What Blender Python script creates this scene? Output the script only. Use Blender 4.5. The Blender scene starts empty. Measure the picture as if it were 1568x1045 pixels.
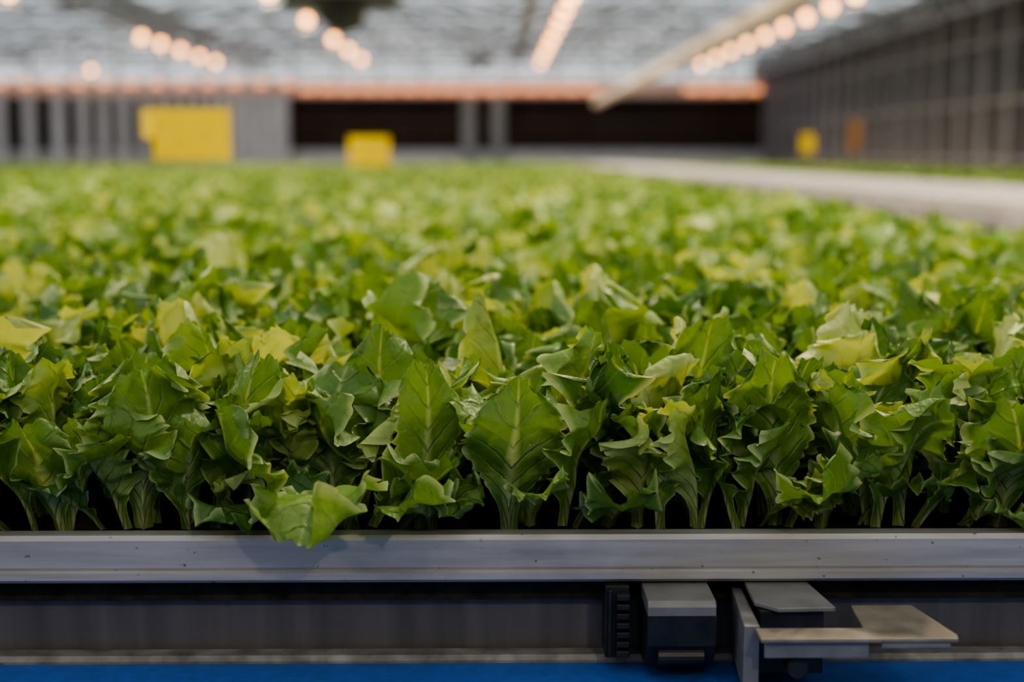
import bpy, math, random
import numpy as np
from mathutils import Vector, Matrix

random.seed(7)
CZ = 1.30
scene = bpy.context.scene
scene.view_settings.view_transform = 'AgX'
try: scene.view_settings.look = 'AgX - Medium High Contrast'
except Exception: pass

# ------------------------------------------------------------------ materials
def new_mat(name):
    m = bpy.data.materials.new(name); m.use_nodes = True
    nt = m.node_tree
    b = nt.nodes['Principled BSDF']
    return m, nt, b

def mat_basic(name, col, rough=0.5, metal=0.0, nscale=8.0, var=0.15, bump=0.0, stretch=(1,1,1), specks=0.0):
    m, nt, b = new_mat(name)
    tc = nt.nodes.new('ShaderNodeTexCoord'); mp = nt.nodes.new('ShaderNodeMapping')
    mp.inputs['Scale'].default_value = stretch
    nt.links.new(tc.outputs['Object'], mp.inputs['Vector'])
    n = nt.nodes.new('ShaderNodeTexNoise'); n.inputs['Scale'].default_value = nscale; n.inputs['Detail'].default_value = 6
    nt.links.new(mp.outputs[0], n.inputs['Vector'])
    r = nt.nodes.new('ShaderNodeValToRGB')
    c = np.array(col)
    r.color_ramp.elements[0].position = 0.3; r.color_ramp.elements[1].position = 0.7
    r.color_ramp.elements[0].color = (*(c*(1-var)), 1); r.color_ramp.elements[1].color = (*np.minimum(c*(1+var),1), 1)
    nt.links.new(n.outputs['Fac'], r.inputs[0])
    out = r.outputs[0]
    if specks > 0:
        n2 = nt.nodes.new('ShaderNodeTexNoise'); n2.inputs['Scale'].default_value = 130; n2.inputs['Detail'].default_value = 2
        nt.links.new(tc.outputs['Object'], n2.inputs['Vector'])
        r2 = nt.nodes.new('ShaderNodeValToRGB'); r2.color_ramp.elements[0].position = .70; r2.color_ramp.elements[1].position = .76
        r2.color_ramp.elements[0].color = (0,0,0,1); r2.color_ramp.elements[1].color = (specks,specks,specks,1)
        nt.links.new(n2.outputs['Fac'], r2.inputs[0])
        n3 = nt.nodes.new('ShaderNodeTexNoise'); n3.inputs['Scale'].default_value = 9; n3.inputs['Detail'].default_value = 5
        nt.links.new(tc.outputs['Object'], n3.inputs['Vector'])
        r3 = nt.nodes.new('ShaderNodeMapRange'); r3.inputs['From Min'].default_value=.5; r3.inputs['From Max'].default_value=.75; r3.inputs['To Max'].default_value=.35
        nt.links.new(n3.outputs['Fac'], r3.inputs['Value'])
        mxx = nt.nodes.new('ShaderNodeMath'); mxx.operation='MAXIMUM'
        nt.links.new(r2.outputs[0], mxx.inputs[0]); nt.links.new(r3.outputs[0], mxx.inputs[1])
        mx = nt.nodes.new('ShaderNodeMixRGB'); nt.links.new(mxx.outputs[0], mx.inputs[0]); nt.links.new(out, mx.inputs[1]); mx.inputs[2].default_value=(.10,.085,.07,1)
        out = mx.outputs[0]
    nt.links.new(out, b.inputs['Base Color'])
    b.inputs['Roughness'].default_value = rough; b.inputs['Metallic'].default_value = metal
    if bump > 0:
        bp = nt.nodes.new('ShaderNodeBump'); bp.inputs['Strength'].default_value = bump; bp.inputs['Distance'].default_value = 0.002
        nt.links.new(n.outputs['Fac'], bp.inputs['Height']); nt.links.new(bp.outputs[0], b.inputs['Normal'])
    return m

def mat_emit(name, col, s):
    m = bpy.data.materials.new(name); m.use_nodes = True; nt = m.node_tree; nt.nodes.clear()
    e = nt.nodes.new('ShaderNodeEmission'); e.inputs[0].default_value = (*col, 1); e.inputs[1].default_value = s
    o = nt.nodes.new('ShaderNodeOutputMaterial'); nt.links.new(e.outputs[0], o.inputs[0])
    return m

def mat_glass(name, col, transp):
    m = bpy.data.materials.new(name); m.use_nodes = True; nt = m.node_tree; nt.nodes.clear()
    tr = nt.nodes.new('ShaderNodeBsdfTransparent'); tr.inputs[0].default_value = (.94,.97,1,1)
    tl = nt.nodes.new('ShaderNodeBsdfTranslucent'); tl.inputs[0].default_value = (*col,1)
    n = nt.nodes.new('ShaderNodeTexNoise'); n.inputs['Scale'].default_value = 0.7
    r = nt.nodes.new('ShaderNodeMapRange'); r.inputs['To Min'].default_value = transp-.15; r.inputs['To Max'].default_value = transp+.15
    nt.links.new(n.outputs['Fac'], r.inputs['Value'])
    mx = nt.nodes.new('ShaderNodeMixShader'); o = nt.nodes.new('ShaderNodeOutputMaterial')
    nt.links.new(r.outputs[0], mx.inputs[0]); nt.links.new(tl.outputs[0], mx.inputs[1]); nt.links.new(tr.outputs[0], mx.inputs[2])
    nt.links.new(mx.outputs[0], o.inputs[0])
    return m

M_alu = mat_basic('aluminium_rail', (.42,.40,.385), .42, .25, 14, .16, .12, (.6,8,8), specks=.8)
M_alu2 = mat_basic('aluminium_plate', (.22,.215,.21), .5, .2, 30, .2, .1, specks=.6)
M_lip = mat_basic('worn_grey_edge', (.22,.21,.19), .6, .1, 40, .45, .2, specks=.9)
M_beige = mat_basic('beige_plate', (.22,.19,.145), .5, .1, 45, .3, .15, specks=.6)
M_black = mat_basic('black_plastic', (.02,.02,.021), .45, 0, 60, .4, .2)
M_panel = mat_basic('dark_steel_panel', (.125,.118,.115), .33, .10, 5, .25, .05, (9,1,.6))
M_blue = mat_basic('blue_belt', (.030,.12,.44), .45, 0, 90, .15, .1)
M_soil = mat_basic('dark_substrate', (.030,.024,.015), .95, 0, 60, .6, .8)
M_white = mat_basic('white_painted_steel', (.60,.57,.55), .5, 0, 3, .12)
M_grey = mat_basic('galvanised_steel', (.33,.325,.32), .5, .2, 3, .2)
M_truss = mat_basic('roof_steel', (.34,.34,.34), .6, .1, 3, .2)
M_dark = mat_basic('opening_shade', (.026,.018,.014), .9, 0, 1.2, .5)  # shade inside the far opening, painted as a near-black colour
M_wallR = mat_basic('dark_curtain', (.085,.074,.078), .8, 0, 1.2, .3, 0, (1,1,.2))
M_wallB = mat_basic('grey_curtain', (.22,.21,.20), .8, 0, 1.2, .3, 0, (1,1,.2))
M_mull = mat_basic('mullion_grey', (.34,.31,.31), .6, .1, 3, .2)
M_conc = mat_basic('concrete', (.22,.21,.20), .85, 0, 5, .2, .3)
M_walk = mat_basic('pale_gutter_top', (.40,.36,.34), .55, 0, 4, .12)
M_yel = mat_basic('yellow_sticky_card', (.86,.60,.0), .85, 0, 30, .05)
M_org = mat_basic('orange_surface', (.45,.21,.09), .6, 0, 10, .2)
M_orgd = mat_basic('rust_pipe', (.20,.08,.03), .6, 0, 10, .2)
M_beamw = mat_basic('warm_lit_beam', (.80,.52,.38), .6, 0, 3, .15)  # orange lamp glow is put into the beam's base colour
M_pinkw = mat_basic('thermal_pipe_wrap', (.62,.50,.40), .5, 0, 3, .12)
M_olive = mat_basic('olive_housing', (.10,.085,.05), .6, .2, 10, .25)
M_stake = mat_basic('green_stake', (.10,.20,.03), .6, 0, 10, .2)
M_bulb = mat_emit('sodium_lamp', (1,.42,.13), 12)
M_bulbfar = mat_emit('sodium_tube', (1,.38,.17), 2.1)
M_glass = mat_glass('roof_glass', (.8,.85,.9), .6)

def mat_leaf():
    m = bpy.data.materials.new('lettuce_leaf'); m.use_nodes = True; nt = m.node_tree; nt.nodes.clear()
    N = nt.nodes.new; Lk = nt.links.new
    def math_(op, a, b=None, clamp=False):
        n = N('ShaderNodeMath'); n.operation = op; n.use_clamp = clamp
        for i, x in enumerate((a, b)):
            if x is None: continue
            if isinstance(x, (int, float)): n.inputs[i].default_value = x
            else: Lk(x, n.inputs[i])
        return n.outputs[0]
    uv = N('ShaderNodeUVMap'); uv.uv_map = 'UVMap'
    sp = N('ShaderNodeSeparateXYZ'); Lk(uv.outputs[0], sp.inputs[0])
    u = math_('ABSOLUTE', math_('SUBTRACT', math_('MULTIPLY', sp.outputs[0], 2.0), 1.0))
    t = sp.outputs[1]
    at = N('ShaderNodeAttribute'); at.attribute_name = 'leafrnd'
    lr = at.outputs['Fac']
    oi = N('ShaderNodeObjectInfo'); tc = N('ShaderNodeTexCoord')
    noi = N('ShaderNodeTexNoise'); noi.inputs['Scale'].default_value = 30; noi.inputs['Detail'].default_value = 4
    Lk(tc.outputs['Object'], noi.inputs['Vector'])
    warp = math_('MULTIPLY', noi.outputs['Fac'], 1.1)
    ph = math_('ADD', math_('SUBTRACT', math_('MULTIPLY', t, 7.0), math_('MULTIPLY', u, 2.2)), warp)
    fr = math_('FRACT', ph)
    d = math_('ABSOLUTE', math_('SUBTRACT', fr, 0.5))
    vein = math_('SUBTRACT', 1.0, math_('MULTIPLY', d, 8.0), True)
    vein = math_('MULTIPLY', vein, math_('SUBTRACT', 1.0, math_('MULTIPLY', u, 1.0), True))
    inv = math_('SUBTRACT', 1.0, t, True)
    ribw = math_('ADD', 0.04, math_('MULTIPLY', math_('POWER', inv, 2.5), 0.95))
    rib = math_('SUBTRACT', 1.0, math_('DIVIDE', u, ribw), True)
    rib = math_('POWER', rib, 0.8)
    rib = math_('MULTIPLY', rib, math_('ADD', .35, math_('MULTIPLY', inv, .75)))
    pale = math_('MAXIMUM', math_('MULTIPLY', vein, 0.22), rib)
    edge = math_('MULTIPLY', math_('MULTIPLY', math_('SUBTRACT', u, .89, True), 8.0, True), .9)
    pale = math_('MAXIMUM', pale, edge)
    ramp = N('ShaderNodeValToRGB')
    ramp.color_ramp.elements[0].position = .2; ramp.color_ramp.elements[1].position = .66
    ramp.color_ramp.elements[0].color = (.048,.140,.016,1); ramp.color_ramp.elements[1].color = (.165,.300,.034,1)
    e = ramp.color_ramp.elements.new(.88); e.color = (.46,.55,.19,1)  # dark-to-pale spread paints canopy shadow and highlights into leaf colour
    mixv = math_('ADD', math_('MULTIPLY', lr, .62), math_('ADD', math_('MULTIPLY', oi.outputs['Random'], .14), math_('MULTIPLY', noi.outputs['Fac'], .36)))
    Lk(mixv, ramp.inputs[0])
    mx = N('ShaderNodeMixRGB'); Lk(math_('MULTIPLY', pale, .82), mx.inputs[0]); Lk(ramp.outputs[0], mx.inputs[1]); mx.inputs[2].default_value = (.52,.60,.28,1)
    bump = N('ShaderNodeBump'); bump.inputs['Strength'].default_value = 1.0; bump.inputs['Distance'].default_value = .004
    n2 = N('ShaderNodeTexNoise'); n2.inputs['Scale'].default_value = 95; n2.inputs['Detail'].default_value = 4
    Lk(tc.outputs['Object'], n2.inputs['Vector'])
    h = math_('ADD', math_('MULTIPLY', vein, -.45), math_('MULTIPLY', n2.outputs['Fac'], .6))
    h = math_('ADD', h, math_('MULTIPLY', noi.outputs['Fac'], 1.0))
    Lk(h, bump.inputs['Height'])
    pb = N('ShaderNodeBsdfPrincipled'); Lk(mx.outputs[0], pb.inputs['Base Color'])
    pb.inputs['Roughness'].default_value = .45; pb.inputs['Specular IOR Level'].default_value = .55
    Lk(bump.outputs[0], pb.inputs['Normal'])
    tl = N('ShaderNodeBsdfTranslucent')
    g = N('ShaderNodeMixRGB'); g.blend_type = 'MULTIPLY'; g.inputs[0].default_value = 1
    Lk(mx.outputs[0], g.inputs[1]); g.inputs[2].default_value = (1.65,1.4,.7,1)
    Lk(g.outputs[0], tl.inputs[0]); Lk(bump.outputs[0], tl.inputs[1])
    ms = N('ShaderNodeMixShader'); ms.inputs[0].default_value = .34
    Lk(pb.outputs[0], ms.inputs[1]); Lk(tl.outputs[0], ms.inputs[2])
    o = N('ShaderNodeOutputMaterial'); Lk(ms.outputs[0], o.inputs[0])
    return m
M_leaf = mat_leaf()

# ------------------------------------------------------------------ mesh builder
class MB:
    def __init__(s): s.v=[]; s.f=[]; s.m=[]; s.mats=[]
    def mi(s, mat):
        if mat not in s.mats: s.mats.append(mat)
        return s.mats.index(mat)
    def box(s, x0,x1,y0,y1,z0,z1, mat):
        b=len(s.v); k=s.mi(mat)
        s.v += [(x0,y0,z0),(x1,y0,z0),(x1,y1,z0),(x0,y1,z0),(x0,y0,z1),(x1,y0,z1),(x1,y1,z1),(x0,y1,z1)]
        for q in ((0,3,2,1),(4,5,6,7),(0,1,5,4),(1,2,6,5),(2,3,7,6),(3,0,4,7)):
            s.f.append(tuple(b+i for i in q)); s.m.append(k)
    def bar(s, a, c, w, mat, n=4, w2=None, cap=True):
        a=Vector(a); c=Vector(c); d=(c-a).normalized()
        up=Vector((0,0,1)) if abs(d.z)<.9 else Vector((0,1,0))
        x=d.cross(up).normalized(); y=x.cross(d)
        b=len(s.v); k=s.mi(mat); w2 = w if w2 is None else w2
        for P,ww in ((a,w),(c,w2)):
            for i in range(n):
                an=2*math.pi*(i+.5)/n
                s.v.append(tuple(P + x*math.cos(an)*ww*.7 + y*math.sin(an)*ww*.7))
        for i in range(n):
            j=(i+1)%n
            s.f.append((b+i,b+j,b+n+j,b+n+i)); s.m.append(k)
        if cap:
            s.f.append(tuple(b+i for i in reversed(range(n)))); s.m.append(k)
            s.f.append(tuple(b+n+i for i in range(n))); s.m.append(k)
    def prism(s, poly, z0, z1, mat):
        b=len(s.v); n=len(poly); k=s.mi(mat)
        s.v += [(p[0],p[1],z0) for p in poly]+[(p[0],p[1],z1) for p in poly]
        for i in range(n):
            j=(i+1)%n; s.f.append((b+i,b+j,b+n+j,b+n+i)); s.m.append(k)
        s.f.append(tuple(b+i for i in reversed(range(n)))); s.m.append(k)
        s.f.append(tuple(b+n+i for i in range(n))); s.m.append(k)
    def extr_x(s, prof, x0, x1, mat):
        b=len(s.v); n=len(prof); k=s.mi(mat)
        s.v += [(x0,p[0],p[1]) for p in prof]+[(x1,p[0],p[1]) for p in prof]
        for i in range(n):
            j=(i+1)%n; s.f.append((b+i,b+j,b+n+j,b+n+i)); s.m.append(k)
        s.f.append(tuple(b+i for i in reversed(range(n)))); s.m.append(k)
        s.f.append(tuple(b+n+i for i in range(n))); s.m.append(k)
    def ball(s, c, r, mat, nu=10, nv=6):
        b=len(s.v); k=s.mi(mat)
        for j in range(nv+1):
            ph=math.pi*j/nv
            for i in range(nu):
                a=2*math.pi*i/nu
                s.v.append((c[0]+r*math.sin(ph)*math.cos(a), c[1]+r*math.sin(ph)*math.sin(a), c[2]+r*math.cos(ph)))
        for j in range(nv):
            for i in range(nu):
                i2=(i+1)%nu
                s.f.append((b+j*nu+i,b+(j+1)*nu+i,b+(j+1)*nu+i2,b+j*nu+i2)); s.m.append(k)
    def build(s, name, bevel=0, parent=None):
        me=bpy.data.meshes.new(name); me.from_pydata(s.v,[],s.f)
        for m in s.mats: me.materials.append(m)
        me.polygons.foreach_set('material_index', s.m); me.update()
        bm_fix(me)
        o=bpy.data.objects.new(name, me); scene.collection.objects.link(o)
        if bevel>0:
            bv=o.modifiers.new('bevel','BEVEL'); bv.width=bevel; bv.segments=3; bv.limit_method='ANGLE'
        if parent: o.parent=parent
        return o
def bm_fix(me):
    import bmesh
    bm=bmesh.new(); bm.from_mesh(me); bmesh.ops.recalc_face_normals(bm, faces=bm.faces); bm.to_mesh(me); bm.free()

# ------------------------------------------------------------------ lettuce leaves
def sst(a,b,x): 
    y=np.clip((x-a)/(b-a),0,1); return y*y*(3-2*y)

def leaf(rng, base, az, L, W, th0, th1, p=1.5, twist=0., cup=.12, ruf=.10, side=0., nt=44, ns=12, teeth=15, stem=.15, tipw=.55, tone=None):
    t=np.linspace(0,1,nt+1)
    s=np.linspace(-1,1,ns+1)
    tf=np.linspace(-.05,1.12,240)
    th=th0+(th1-th0)*np.clip(tf,0,1.2)**p
    dt=tf[1]-tf[0]
    r=np.cumsum(np.sin(th))*dt*L; z=np.cumsum(np.cos(th))*dt*L
    i0=np.argmin(abs(tf)); r-=r[i0]; z-=z[i0]
    T,S=np.meshgrid(t,s,indexing='ij')
    A=np.abs(S)
    mid=.60+.08*rng.random()
    tipw=min(.85,tipw+.10)
    cap=np.sqrt(np.clip(1-(np.clip(T-mid,0,1)/(1-mid))**2.7*(1-tipw**2),0,1))
    prof=(stem+(1-stem)*sst(.08,mid,T))*cap
    bulk=sst(.15,.45,T)
    tooth=lambda x: (np.abs(((x)%1.0)-.25)/.75)
    ph1,ph2=rng.random(2)*10
    irr=.5+.9*np.sin(T*17+ph1*3)**2
    jag=tooth(T*teeth+np.where(S>0,ph1,ph2)+.35*np.sin(T*23+ph2))
    lob=np.sin(T*11+np.where(S>0,ph1,ph2)*2)
    hs=W/2*prof*S*(1+((.5-jag)*.18*irr+.08*lob)*bulk*A**5)
    Te=T-.10*A**3.0*sst(.55,1,T) -.03*A*bulk
    tipj=tooth(S*3.2+ph1)*.040+.02*np.sin(S*5+ph2)
    Te=Te-tipj*sst(.9,1.0,T)
    R=np.interp(Te,tf,r); Z=np.interp(Te,tf,z); TH=th0+(th1-th0)*np.clip(Te,0,1.2)**p
    a1,a2,a3,a4=rng.random(4)*6.28
    f1=1.6+rng.random()*1.4; f2=4.0+rng.random()*2.5
    sg=np.where(S>0,a1,a2)
    ed=A**2.2*bulk
    nd=cup*W*(S**2)*(.3+.7*bulk) + ruf*W*ed*(np.sin(6.28*f1*T+sg)+.85*np.sin(6.28*f2*T+sg*1.7+a3))
    nd+= ruf*.25*W*A**6*bulk*np.sin(6.28*11*T+sg)
    nd+= ruf*.8*W*sst(.78,1,T)*np.sin(S*5.5+a1)
    nd+= .032*W*bulk*np.sin(6.28*4.5*T-A*5+a4)*A*(1.2-A)*2
    nd+= .05*W*bulk*np.sin(6.28*1.3*T+S*3+a2)
    nd-= .035*W*np.exp(-(S/.16)**2)
    nd+= sst(.72,1,T)*.16*W*math.sin(a3)
    sb=side*L*T**2 + .03*L*np.sin(T*4+a4)
    tw=twist*T
    ca,sa=math.cos(az),math.sin(az)
    out=np.array([ca,sa,0.]); sid=np.array([-sa,ca,0.])
    Nr=-np.cos(TH); Nz=np.sin(TH)
    ct,st=np.cos(tw),np.sin(tw)
    cs = hs*ct - nd*st + sb
    cn = hs*st + nd*ct
    X=(R+cn*Nr)[...,None]*out + cs[...,None]*sid
    X[...,2]+= Z+cn*Nz
    X+=np.array(base)
    V=X.reshape(-1,3)
    w=ns+1
    idx=np.arange((nt+1)*w).reshape(nt+1,w)
    F=np.stack([idx[:-1,:-1],idx[:-1,1:],idx[1:,1:],idx[1:,:-1]],-1).reshape(-1,4)
    UV=np.stack([S*.5+.5,T],-1).reshape(-1,2)
    return V,F,UV,np.full(len(V),rng.random() if tone is None else tone)

def leaves_to_mesh(name, parts):
    vs=[];fs=[];uv=[];rr=[];o=0
    for V,F,U,R in parts:
        vs.append(V);fs.append(F+o);uv.append(U);rr.append(R);o+=len(V)
    V=np.concatenate(vs);F=np.concatenate(fs);U=np.concatenate(uv);R=np.concatenate(rr)
    me=bpy.data.meshes.new(name)
    me.vertices.add(len(V)); me.vertices.foreach_set('co',V.astype(np.float32).ravel())
    me.loops.add(len(F)*4); me.loops.foreach_set('vertex_index',F.astype(np.int32).ravel())
    me.polygons.add(len(F)); me.polygons.foreach_set('loop_start',np.arange(0,len(F)*4,4,dtype=np.int32))
    me.polygons.foreach_set('loop_total',np.full(len(F),4,dtype=np.int32))
    l=me.uv_layers.new(name='UVMap'); l.data.foreach_set('uv',U[F.ravel()].astype(np.float32).ravel())
    a=me.attributes.new('leafrnd','FLOAT','POINT'); a.data.foreach_set('value',R.astype(np.float32))
    me.polygons.foreach_set('use_smooth',np.ones(len(F),dtype=bool))
    me.materials.append(M_leaf); me.update(calc_edges=True); me.validate()
    return me

def plant_parts(rng, base=(0,0,0), scale=1., n=None, splay=1., nt=48, ns=14, wm=1.0):
    n = n or int(rng.integers(6,9)); parts=[]; a0=rng.random()*6.28
    for i in range(n):
        q=i/(n-1)
        az=a0+i*2.4+rng.normal()*.25
        L=(.096+.062*rng.random()+.012*(1-abs(q-.5)))*scale
        W=(.050+.042*rng.random())*scale*wm
        th0=(.03+.36*q*splay)+rng.normal()*.06
        th1=th0+(.05+1.2*q*splay*rng.random()+.40*rng.random())
        b=(base[0]+math.cos(az)*.004,base[1]+math.sin(az)*.004,base[2]+rng.normal()*.001)
        parts.append(leaf(rng,b,az,L,W,th0,th1,1.2+rng.random(),rng.normal()*.7,.0+.26*rng.random(),.07+.11*rng.random(),rng.normal()*.14,nt,ns,teeth=int(rng.integers(12,18)),stem=.13+.06*rng.random(),tipw=.25+.4*rng.random()))
    return parts

lib=bpy.data.collections.new('lettuce_library')
rng=np.random.default_rng(11)
NV=26
for k in range(NV):
    me=leaves_to_mesh('lettuce_head_%02d'%k, plant_parts(rng))
    o=bpy.data.objects.new('lettuce_head_%02d'%k,me); lib.objects.link(o)

def make_field(name, pts, rots, scl):
    me=bpy.data.meshes.new(name); me.vertices.add(len(pts))
    me.vertices.foreach_set('co',np.array(pts,dtype=np.float32).ravel())
    a=me.attributes.new('rot','FLOAT_VECTOR','POINT'); a.data.foreach_set('vector',np.array(rots,dtype=np.float32).ravel())
    a=me.attributes.new('scl','FLOAT','POINT'); a.data.foreach_set('value',np.array(scl,dtype=np.float32))
    a=me.attributes.new('idx','INT','POINT'); a.data.foreach_set('value',np.random.default_rng(3).integers(0,NV,len(pts)).astype(np.int32))
    o=bpy.data.objects.new(name,me); scene.collection.objects.link(o)
    ng=bpy.data.node_groups.new(name+'_scatter','GeometryNodeTree')
    ng.interface.new_socket('Geometry',in_out='INPUT',socket_type='NodeSocketGeometry')
    ng.interface.new_socket('Geometry',in_out='OUTPUT',socket_type='NodeSocketGeometry')
    gi=ng.nodes.new('NodeGroupInput'); go=ng.nodes.new('NodeGroupOutput')
    ci=ng.nodes.new('GeometryNodeCollectionInfo'); ci.inputs['Collection'].default_value=lib
    ci.inputs['Separate Children'].default_value=True; ci.inputs['Reset Children'].default_value=True
    ip=ng.nodes.new('GeometryNodeInstanceOnPoints'); ip.inputs['Pick Instance'].default_value=True
    def attr(nm,ty):
        n=ng.nodes.new('GeometryNodeInputNamedAttribute'); n.data_type=ty; n.inputs['Name'].default_value=nm; return n.outputs['Attribute']
    L=ng.links.new
    L(gi.outputs[0],ip.inputs['Points']); L(ci.outputs[0],ip.inputs['Instance'])
    L(attr('idx','INT'),ip.inputs['Instance Index']); L(attr('rot','FLOAT_VECTOR'),ip.inputs['Rotation']); L(attr('scl','FLOAT'),ip.inputs['Scale'])
    L(ip.outputs[0],go.inputs[0])
    md=o.modifiers.new('scatter','NODES'); md.node_group=ng
    return o

SZ=.984
pts=[];rots=[];scl=[]
r=random.Random(5)
y=1.300; row=0
while y<24:
    sp=.072 if y<5 else .072+.0022*(y-5)
    sp=min(sp,.10)
    xl=-(.40*y+1.4)
    x=1.19 - (row%2)*sp*.5
    while x>xl:
        pts.append((x+r.uniform(-.018,.018),y+r.uniform(-.018,.018),SZ))
        rots.append((r.gauss(0,.16),r.gauss(0,.16),r.uniform(0,6.28)))
        scl.append(r.uniform(.72,1.16)*(sp/.072)**.6)
        x-=sp
    y+=sp; row+=1
make_field('lettuce_crop',pts,rots,scl)
pts=[];rots=[];scl=[]
y=5.
while y<30:
    x=3.1
    while x<6.8:
        pts.append((x+r.uniform(-.03,.03),y+r.uniform(-.03,.03),SZ)); rots.append((0,0,r.uniform(0,6.28))); scl.append(r.uniform(.95,1.15)); x+=.11
    y+=.11
make_field('lettuce_crop.001',pts,rots,scl)

# front row - individually posed heads
parts=[]
def px(x): return (x-760)*.000562
rg=np.random.default_rng(41)
CAM=-math.pi/2
H=[
 (455,1.176,-1.10,.130,.120,.30,.95,1.0,-.25,.04,.06,0,.35),
 (535,1.184,-.30,.145,.105,.48,2.40,1.1,.25,.10,.09,.04,.70),
 (575,1.195,.9,.11,.075,.5,1.5,1.0,-.3,.15,.10,0,.3),
 (510,1.215,2.9,.142,.110,.05,.15,1.5,.1,.03,.05,0,.25),
 (220,1.205,-2.9,.150,.105,.02,.2,1.5,-.1,.05,.06,-.05,.3),
 (650,1.186,.2,.148,.058,-.02,.10,1.4,.05,.06,.03,0,.60),
 (665,1.182,-.3,.105,.065,.6,1.9,1.0,.5,.12,.10,0,.5),
 (620,1.190,1.0,.09,.055,.6,1.8,1.0,.5,.15,.11,0,.4),
 (785,1.180,0.,.132,.085,.10,.24,1.5,-.05,.03,.035,0,.45),
 (800,1.205,2.6,.13,.08,.05,.3,1.5,.2,.1,.1,0,.3),
 (860,1.192,.9,.125,.075,.15,.85,1.2,.4,.14,.11,0,.4),
 (880,1.190,1.5,.10,.06,.4,1.5,1.1,-.6,.15,.12,.1,.6),
 (935,1.205,.1,.152,.060,.02,.12,1.5,.3,.18,.06,0,.45),
 (970,1.186,.1,.115,.062,.1,.6,1.2,1.0,.22,.13,.05,.9),
 (1000,1.186,-.8,.115,.06,.1,.5,1.2,-.9,.25,.12,0,.5),
 (1060,1.184,.3,.125,.048,.3,.3,1.,1.3,.3,.13,-.28,.85),
 (1075,1.190,1.3,.12,.065,.1,.5,1.,.6,.2,.12,0,.4),
 (1120,1.186,-1.3,.12,.06,.25,.4,1.,-1.1,.2,.1,0,.7),
 (1135,1.190,.6,.115,.065,.25,.7,1.,.8,.2,.12,.1,.3),
 (1180,1.194,.15,.154,.078,.0,.10,1.5,-.1,.04,.04,0,.62),
 (1210,1.190,1.0,.11,.075,.35,1.4,1.2,.4,.15,.12,0,.4),
 (1250,1.182,-.2,.10,.065,.5,1.9,1.2,.4,.2,.12,0,.6),
 (1340,1.186,1.0,.14,.075,.15,.9,1.,-1.0,.2,.13,-.2,.4),
 (1375,1.190,.5,.155,.085,.05,.7,1.2,1.0,.14,.10,.08,.6),
 (1400,1.186,1.2,.13,.075,.5,1.1,1.,.5,.2,.13,.1,.3),
 (1330,1.192,-1.3,.13,.075,.15,.5,1.,-.6,.2,.13,0,.5),
 (1480,1.190,.6,.12,.08,.45,1.1,1.,.5,.15,.12,0,.5),
 (1530,1.186,-.2,.130,.088,.3,.8,1.,.3,.08,.08,0,.35),
 (100,1.180,-.35,.112,.080,.25,.5,1.2,.1,.04,.04,0,.3),
 (120,1.186,.9,.12,.07,.3,1.1,1.2,.5,.2,.1,0,.6),
 (60,1.186,-1.2,.13,.08,.2,1.3,1.2,.3,.1,.1,0,.3),
 (20,1.182,-.7,.13,.06,.9,1.4,1.2,.3,.1,.1,0,.5),
 (230,1.190,.2,.145,.095,.1,.45,1.2,.4,.12,.10,0,.45),
 (200,1.186,-.8,.11,.06,.3,.8,1.2,.6,.2,.12,0,.7),
 (300,1.186,-1.1,.13,.065,.5,.8,1.2,.8,.2,.12,0,.5),
 (290,1.186,.5,.115,.075,.15,.6,1.2,.2,.1,.1,0,.3),
 (335,1.192,1.2,.12,.07,.3,.6,1.2,-.4,.2,.12,0,.6),
 (375,1.200,0.1,.152,.055,.02,.2,1.2,-.4,.3,.1,.1,.5),
]
for (x,d,a,L,W,t0,t1,p,tw,cu,ru,si,tn) in H:
    parts.append(leaf(rg,(px(x),d,SZ),CAM+a,L,W,t0,t1,p,tw,cu,ru,si,nt=90,ns=24,teeth=14,stem=.17,tipw=.42,tone=tn))
x=-.62
while x<.66:
    parts+=plant_parts(rg,(x+rg.normal()*.006,1.240+rg.normal()*.006,SZ),.93+.12*rg.random(),n=int(rg.integers(4,6)),splay=.8,nt=64,ns=18)
    x+=.072
x=-.60
while x<.64:
    parts.append(leaf(rg,(x,1.186+rg.random()*.012,SZ),CAM+rg.normal()*.8,.060+.045*rg.random(),.036+.030*rg.random(),.4+.5*rg.random(),1.3+1.0*rg.random(),1.2,rg.normal()*.6,.12,.12,rg.normal()*.1,nt=50,ns=14,teeth=11,stem=.2,tipw=.4))
    x+=.042+.05*rg.random()
for x in (-.72,-.66,-.60,-.54,-.48,.50,.56,.62,.68):
    parts+=plant_parts(rg,(x,1.195,SZ),1.,n=7)
parts.append(leaf(rg,(px(755)*1.12,1.34,SZ),CAM+.3,.192,.052,0,.0,1.5,.7,.35,.06,0,56,16,12,.2,.05,tone=.85))
parts.append(leaf(rg,(px(590)*1.05,1.26,SZ),CAM,.168,.078,0,-.1,1.5,.1,.03,.04,0,56,16,12,.2,.4,tone=.35))
me=leaves_to_mesh('lettuce_plants',parts)
o=bpy.data.objects.new('lettuce_plants',me); scene.collection.objects.link(o)

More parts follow.
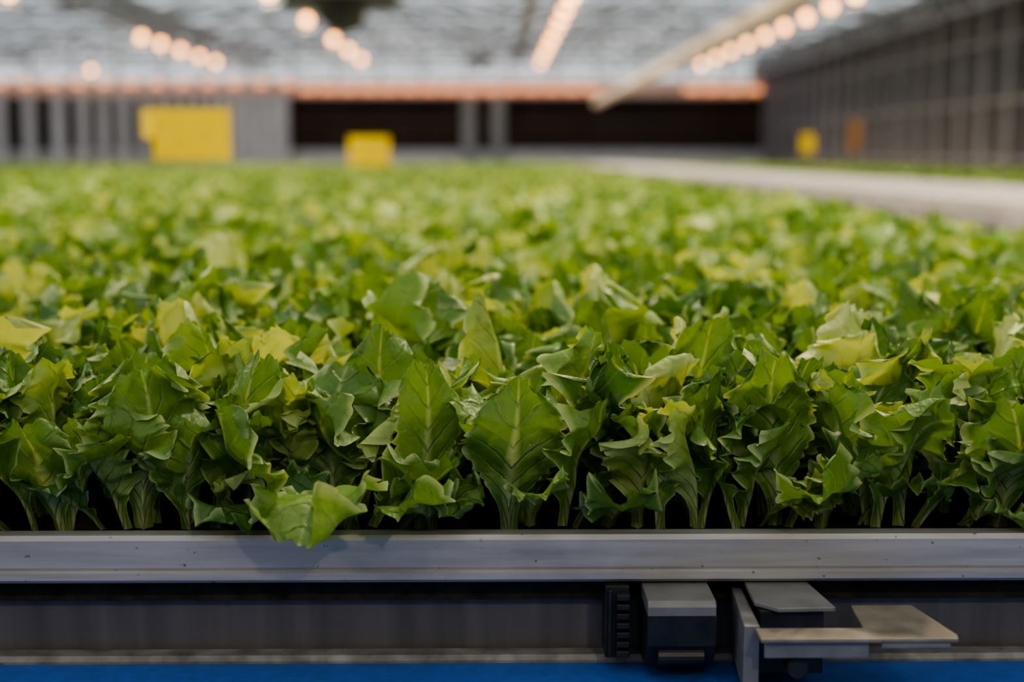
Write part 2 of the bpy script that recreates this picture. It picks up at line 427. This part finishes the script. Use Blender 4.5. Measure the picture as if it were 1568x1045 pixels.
# ------------------------------------------------------------------ bench
b=MB()
b.box(-11,1.22,1.175,24.2,.925,.972,M_soil)
for i in range(16):
    yy=1.182+i*.066
    b.box(-3,1.2,yy,yy+.003,.97,.984,M_black)
    b.box(-3,1.2,yy+.010,yy+.012,.97,.981,M_grey)
rail=[(1.150,.948),(1.147,.951),(1.147,.957),(1.151,.9585),(1.1495,.961),(1.1495,.984),(1.152,.988),(1.168,.988),(1.170,.985),(1.170,.948)]
b.extr_x(rail,-11,1.26,M_alu)
b.box(1.225,1.26,1.1705,24.2,.93,.99,M_alu)
for xx in np.arange(-10,1.3,2.0):
    for yy in (1.6,6,12,18,23.5):
        b.box(xx-.03,xx+.03,yy-.03,yy+.03,0,.926,M_grey)
b.box(-11,1.2,1.55,1.65,.87,.926,M_grey)
b.build('growing_bench')

b=MB()
b.box(-11,2.2,1.186,1.19,.70,.9255,M_panel)
b.build('trim_1')

b=MB()
b.box(-2.5,2.5,.62,1.160,.862,.874,M_blue)
b.extr_x([(1.161,.84),(1.161,.876),(1.164,.880),(1.180,.880),(1.184,.877),(1.184,.84)],-2.5,2.5,M_lip)
b.extr_x([(.60,.84),(.60,.877),(.603,.880),(.616,.880),(.619,.876),(.619,.84)],-2.5,2.5,M_lip)
for xx in (-2.2,-.8,.8,2.2):
    for yy in (.66,1.12):
        b.box(xx-.025,xx+.025,yy-.025,yy+.025,0,.85,M_grey)
    b.bar((xx,.62,.845),(xx,1.16,.845),.02,M_black,10)
b.build('blue_conveyor')

b=MB()
b.box(.090,.110,1.142,1.175,.885,.9465,M_black)
for i in range(7):
    z=.888+i*.0080
    b.box(.099,.110,1.134,1.142,z,z+.005,M_black)
b.bar((.094,1.139,.888),(.094,1.139,.944),.003,M_black,8)
b.extr_x([(1.100,.934),(1.100,.942),(1.104,.9462),(1.168,.9462),(1.168,.934)],.121,.176,M_alu2)
b.extr_x([(1.104,.908),(1.101,.9335),(1.168,.9335),(1.168,.885),(1.12,.885)],.121,.177,M_black)
b.bar((.13,1.11,.898),(.168,1.11,.898),.010,M_black,14)
b.build('rail_support_bracket',.0012)
b=MB()
b.prism([(.208,1.168),(.258,1.168),(.268,1.085),(.222,1.083),(.206,1.10)],.9425,.9465,M_alu2)
b.prism([(.199,1.168),(.207,1.168),(.2045,1.065),(.192,1.065)],.885,.938,M_alu2)
b.box(.209,.260,1.09,1.165,.890,.942,M_black)
b.prism([(.200,1.036),(.350,1.036),(.352,1.045),(.338,1.118),(.288,1.118),(.284,1.062),(.200,1.062)],.934,.9375,M_beige)
b.box(.204,.284,1.042,1.045,.920,.9335,M_alu2)
b.box(.292,.345,1.0375,1.040,.929,.9335,M_alu2)
b.bar((.232,1.052,.908),(.232,1.10,.908),.012,M_black,18)
b.build('belt_guide_bracket',.001)

# ------------------------------------------------------------------ greenhouse shell
b=MB(); b.box(-22,16,-8,48,-.1,0,M_conc); b.build('floor')
b=MB(); b.box(7.4,7.5,-8,42,0,4.0,M_wallR)
for i,yy in enumerate(np.arange(-7,42,1.1)):
    b.box(7.30,7.4,yy-.06,yy+.06,0,4.0,M_mull)
for z in (1.25,2.1,3.0): b.box(7.35,7.4,-8,42,z-.03,z+.03,M_mull)
b.build('wall_right')
b=MB(); b.box(-22,7.4,-8.1,-8,0,4.0,M_wallB)
for xx in np.arange(-20,7,2.): b.box(xx-.04,xx+.04,-8,-7.92,0,4.,M_mull)
b.build('wall_back')
b=MB()
b.box(-20,7.4,40.0,40.1,0,CZ+1.66,M_dark)  # dark sheet standing in for the shaded opening
b.box(-20,7.4,39.6,39.75,0,CZ+.18,M_white)
b.box(-20,7.4,39.7,39.9,CZ+1.66,CZ+2.10,M_beamw)
for xx in (-.75,.05): b.box(xx-.18,xx+.18,39.4,39.6,0,CZ+1.62,M_grey)
for z in (.55,.95): b.bar((-5.5,39.5,CZ+z),(7.3,39.5,CZ+z),.045,M_orgd)
for pxx,w in ((12,.30),(56,.30),(100,.32),(137,.28),(168,.26),(198,.26),(226,.22),(250,.22),(272,.2),(293,.2),(313,.2),(332,.2),(350,.26),(368,.28),(386,.3),(404,.3),(422,.3),(438,.3)):
    X=(pxx-760)/2178*39.2
    b.box(X-w/2,X+w/2,39.1,39.3,0,CZ+1.75,M_white)
for xx in np.arange(-20,7.4,1.2): b.box(xx-.04,xx+.04,39.8,39.9,CZ+2.10,CZ+3.3,M_truss)
b.build('wall_far')
b=MB(); b.box(-20.1,-20,-8,40,0,4.,M_wallR)
for yy in np.arange(-7,40,1.5): b.box(-20,-19.9,yy-.05,yy+.05,0,4.,M_white)
b.build('wall_left')

E=CZ+2.7; R_=CZ+3.5
spans=[(-20,-13),(-13,-6.2),(-6.2,.6),(.6,7.4)]
b=MB()
for x0,x1 in spans:
    xm=(x0+x1)/2; k=b.mi(M_glass)
    for xa,za,xb,zb in ((x0,E,xm,R_),(xm,R_,x1,E)):
        n=len(b.v); b.v+=[(xa,-8,za),(xb,-8,zb),(xb,40,zb),(xa,40,za)]; b.f.append((n,n+1,n+2,n+3)); b.m.append(k)
b.build('ceiling')
b=MB()
for x0,x1 in spans:
    xm=(x0+x1)/2
    b.box(x1-.12,x1+.12,-8,40,E-.12,E-.02,M_truss)
    b.bar((xm,-8,R_-.04),(xm,40,R_-.04),.06,M_white)
    for q in np.linspace(.12,.88,7):
        for xa,xb in ((x0,xm),(x1,xm)):
            X=xa+(xb-xa)*q; Z=E+(R_-E)*q-.03
            b.bar((X,-8,Z),(X,40,Z),.025,M_truss)
    for yy in np.arange(-6,40,1.5):
        b.bar((x0,yy,E-.05),(xm,yy,R_-.06),.05,M_truss); b.bar((xm,yy,R_-.06),(x1,yy,E-.05),.05,M_truss)
    for yy in np.arange(-4,40,3.):
        zb=CZ+2.25; b.bar((x0,yy,zb),(x1,yy,zb),.07,M_truss); b.bar((x0,yy,E-.08),(x1,yy,E-.08),.06,M_truss)
        m=8
        for i in range(m):
            xa=x0+(x1-x0)*i/m; xb=x0+(x1-x0)*(i+1)/m
            if i%2: b.bar((xa,yy,zb),(xb,yy,E-.08),.05,M_truss)
            else: b.bar((xa,yy,E-.08),(xb,yy,zb),.05,M_truss)
b.build('roof_trusses')
b=MB()
for X in (7.1,-6.2):
    for z in (CZ+2.2,CZ+2.62): b.bar((X,2,z),(X,39.5,z),.08,M_mull)
    yy=2.
    while yy<38.5:
        b.bar((X,yy,CZ+2.2),(X,yy+.6,CZ+2.62),.04,M_mull); b.bar((X,yy+.6,CZ+2.62),(X,yy+1.2,CZ+2.2),.04,M_mull); yy+=1.2
b.build('trim_2')

b=MB(); b.bar((2.12,2,CZ+1.12),(2.12,30.5,CZ+1.12),.11,M_pinkw,12)
for yy in range(4,31,3): b.bar((2.12,yy,CZ+1.15),(2.12,yy,E),.015,M_grey)
b.build('heating_pipe')

lamps=MB(); LP=[]
def lamp(x,y,z,e=30):
    lamps.box(x-.08,x+.08,y-.14,y+.14,z+.075,z+.16,M_truss)
    lamps.bar((x,y,z+.16),(x,y,E-.1),.01,M_grey)
    lamps.ball((x,y,z),.070,M_bulb,10,6)
    lamps.bar((x,y,z-.12),(x,y,z-.072),.17,M_black,14,.14,cap=False)
    LP.append((x,y,z-.078,e))
for d in (3,6,9,12,15,18.15,19.5,21.0,22.6,24.2,25.9,27.7,29.5,31.6): lamp(4.5,d,CZ+2.,50)  # lamps nearer than the visible ones are unseen, added to light the crop
for d in (-2,2.2,3.6,5,7,9,11,13,15,17,18.5,20,21.5,23,25,27,29,31): lamp(.95,d,CZ+2.,42 if d<3 else 65)  # lamp behind the camera, also in next row, added to brighten front faces
for d in (-2,2.5,4.5,6.5,9,12,15,18,21.5,25.0,27.5,30.): lamp(-2.8,d,CZ+2.,45 if d<3 else 100)
for d in (6,10,14,18,24.6,26.0,27.6,29.3,31.): lamp(-6.0,d,CZ+2.,85)
for d in (20,34): lamp(-9.5,d,CZ+2.,50)
for xx in np.arange(-5.3,7.2,.55): 
    if 2.6<xx<4.9: continue
    lamps.bar((xx,39.2,CZ+1.80),(xx+.4,39.2,CZ+1.80),.10,M_bulbfar,8)
for xx in np.arange(-13.5,-5.5,.7): lamps.bar((xx,39.0,CZ+1.95),(xx+.3,39.0,CZ+1.95),.10,M_bulbfar,8)
lobj=lamps.build('grow_lamps')
for i,(x,y,z,e) in enumerate(LP):
    ld=bpy.data.lights.new('lamp_light','AREA'); ld.shape='DISK'; ld.size=.17; ld.energy=e; ld.color=(1,.84,.60)
    lo=bpy.data.objects.new('bulb_light_%d'%i,ld); lo.location=(x,y,z); scene.collection.objects.link(lo); lo.parent=lobj

b=MB()
b.box(1.80,2.90,1.0,38,CZ-.19,CZ-.16,M_walk)
b.box(1.78,1.82,1.0,38,CZ-.25,CZ-.191,M_mull)
for yy in np.arange(2,38,3.): b.box(1.84,1.92,yy,yy+.08,0,CZ-.19,M_grey); b.box(2.7,2.78,yy,yy+.08,0,CZ-.19,M_grey)
b.build('side_walkway')
b=MB(); b.box(3.0,7.0,4.8,30.2,.93,.975,M_soil); b.box(2.95,3.0,4.8,30.2,.92,1.0,M_alu)
for xx in (3.2,6.8):
    for yy in (5,12,20,29): b.box(xx-.03,xx+.03,yy,yy+.06,0,.93,M_grey)
b.build('growing_bench.001')

def trap(name,x,y,w,z0,z1,rot,mat=M_yel):
    b=MB(); hw=w/2
    n=10; k=b.mi(mat); base=len(b.v)
    for i in range(n+1):
        u=-hw+w*i/n; bend=.012*math.cos(u/hw*1.5)
        for zz in (z0,z1):
            for dy in (0,.0015): b.v.append((u,bend+dy,zz))
    for i in range(n):
        a=base+i*4; c=a+4
        b.f+= [(a,c,c+2,a+2),(a+1,a+3,c+3,c+1),(a+2,c+2,c+3,a+3),(a,a+1,c+1,c)]; b.m+=[k]*4
    b.bar((0,.018,.975),(0,.018,z1-.005),.004,M_stake,8)
    o=b.build(name); o.location=(x,y,0); o.rotation_euler=(0,0,rot); return o
trap('yellow_sticky_trap',(300-760)/2178*5,5.,.265,CZ-.012,CZ+.165,.08)
trap('yellow_sticky_trap',(243-760)/2178*5.5,5.5,.09,CZ+.07,CZ+.178,-.1)
trap('yellow_sticky_trap',(567-760)/2178*9,9.,.255,CZ-.055,CZ+.125,.05)
trap('yellow_sticky_trap',(1233-760)/2178*14,14.,.15,CZ+.03,CZ+.22,.3)
trap('orange_card',(1305-760)/2178*14.5,14.5,.14,CZ+.05,CZ+.36,.2,M_org)  # orange card on a stake, standing for an unidentified warm-coloured shape

def fan(name,x,y,z,s):
    b=MB()
    b.bar((x,y-.45*s,z),(x,y+.45*s,z),.55*s,M_olive,20)
    b.box(x-.95*s,x+.95*s,y-.2*s,y+.2*s,z+.05*s,z+.25*s,M_olive)
    for i in range(5):
        a=i*1.2566; b.bar((x,y-.47*s,z),(x+.35*s*math.cos(a),y-.47*s,z+.35*s*math.sin(a)),.05*s,M_black,4,.10*s)
    b.bar((x-.5*s,y,z+.2*s),(x-.5*s,y,E),.02,M_grey); b.bar((x+.5*s,y,z+.2*s),(x+.5*s,y,E),.02,M_grey)
    return b.build(name)
fan('circulation_fan',-2.18,20.5,CZ+2.06,.85)
fan('circulation_fan',-.35,30,CZ+1.95,.35)

w=bpy.data.worlds.new('overcast_sky'); scene.world=w; w.use_nodes=True
bg=w.node_tree.nodes['Background']; bg.inputs[0].default_value=(.95,.97,1.0,1); bg.inputs[1].default_value=1.05

cam=bpy.data.cameras.new('camera'); co=bpy.data.objects.new('camera',cam); scene.collection.objects.link(co)
co.location=(0,0,CZ); co.rotation_euler=(math.radians(90-7.4),0,math.radians(-.63))
cam.lens=50; cam.sensor_width=36; cam.clip_start=.02; cam.clip_end=200
cam.dof.use_dof=True; cam.dof.focus_distance=1.20; cam.dof.aperture_fstop=2.9
scene.camera=co
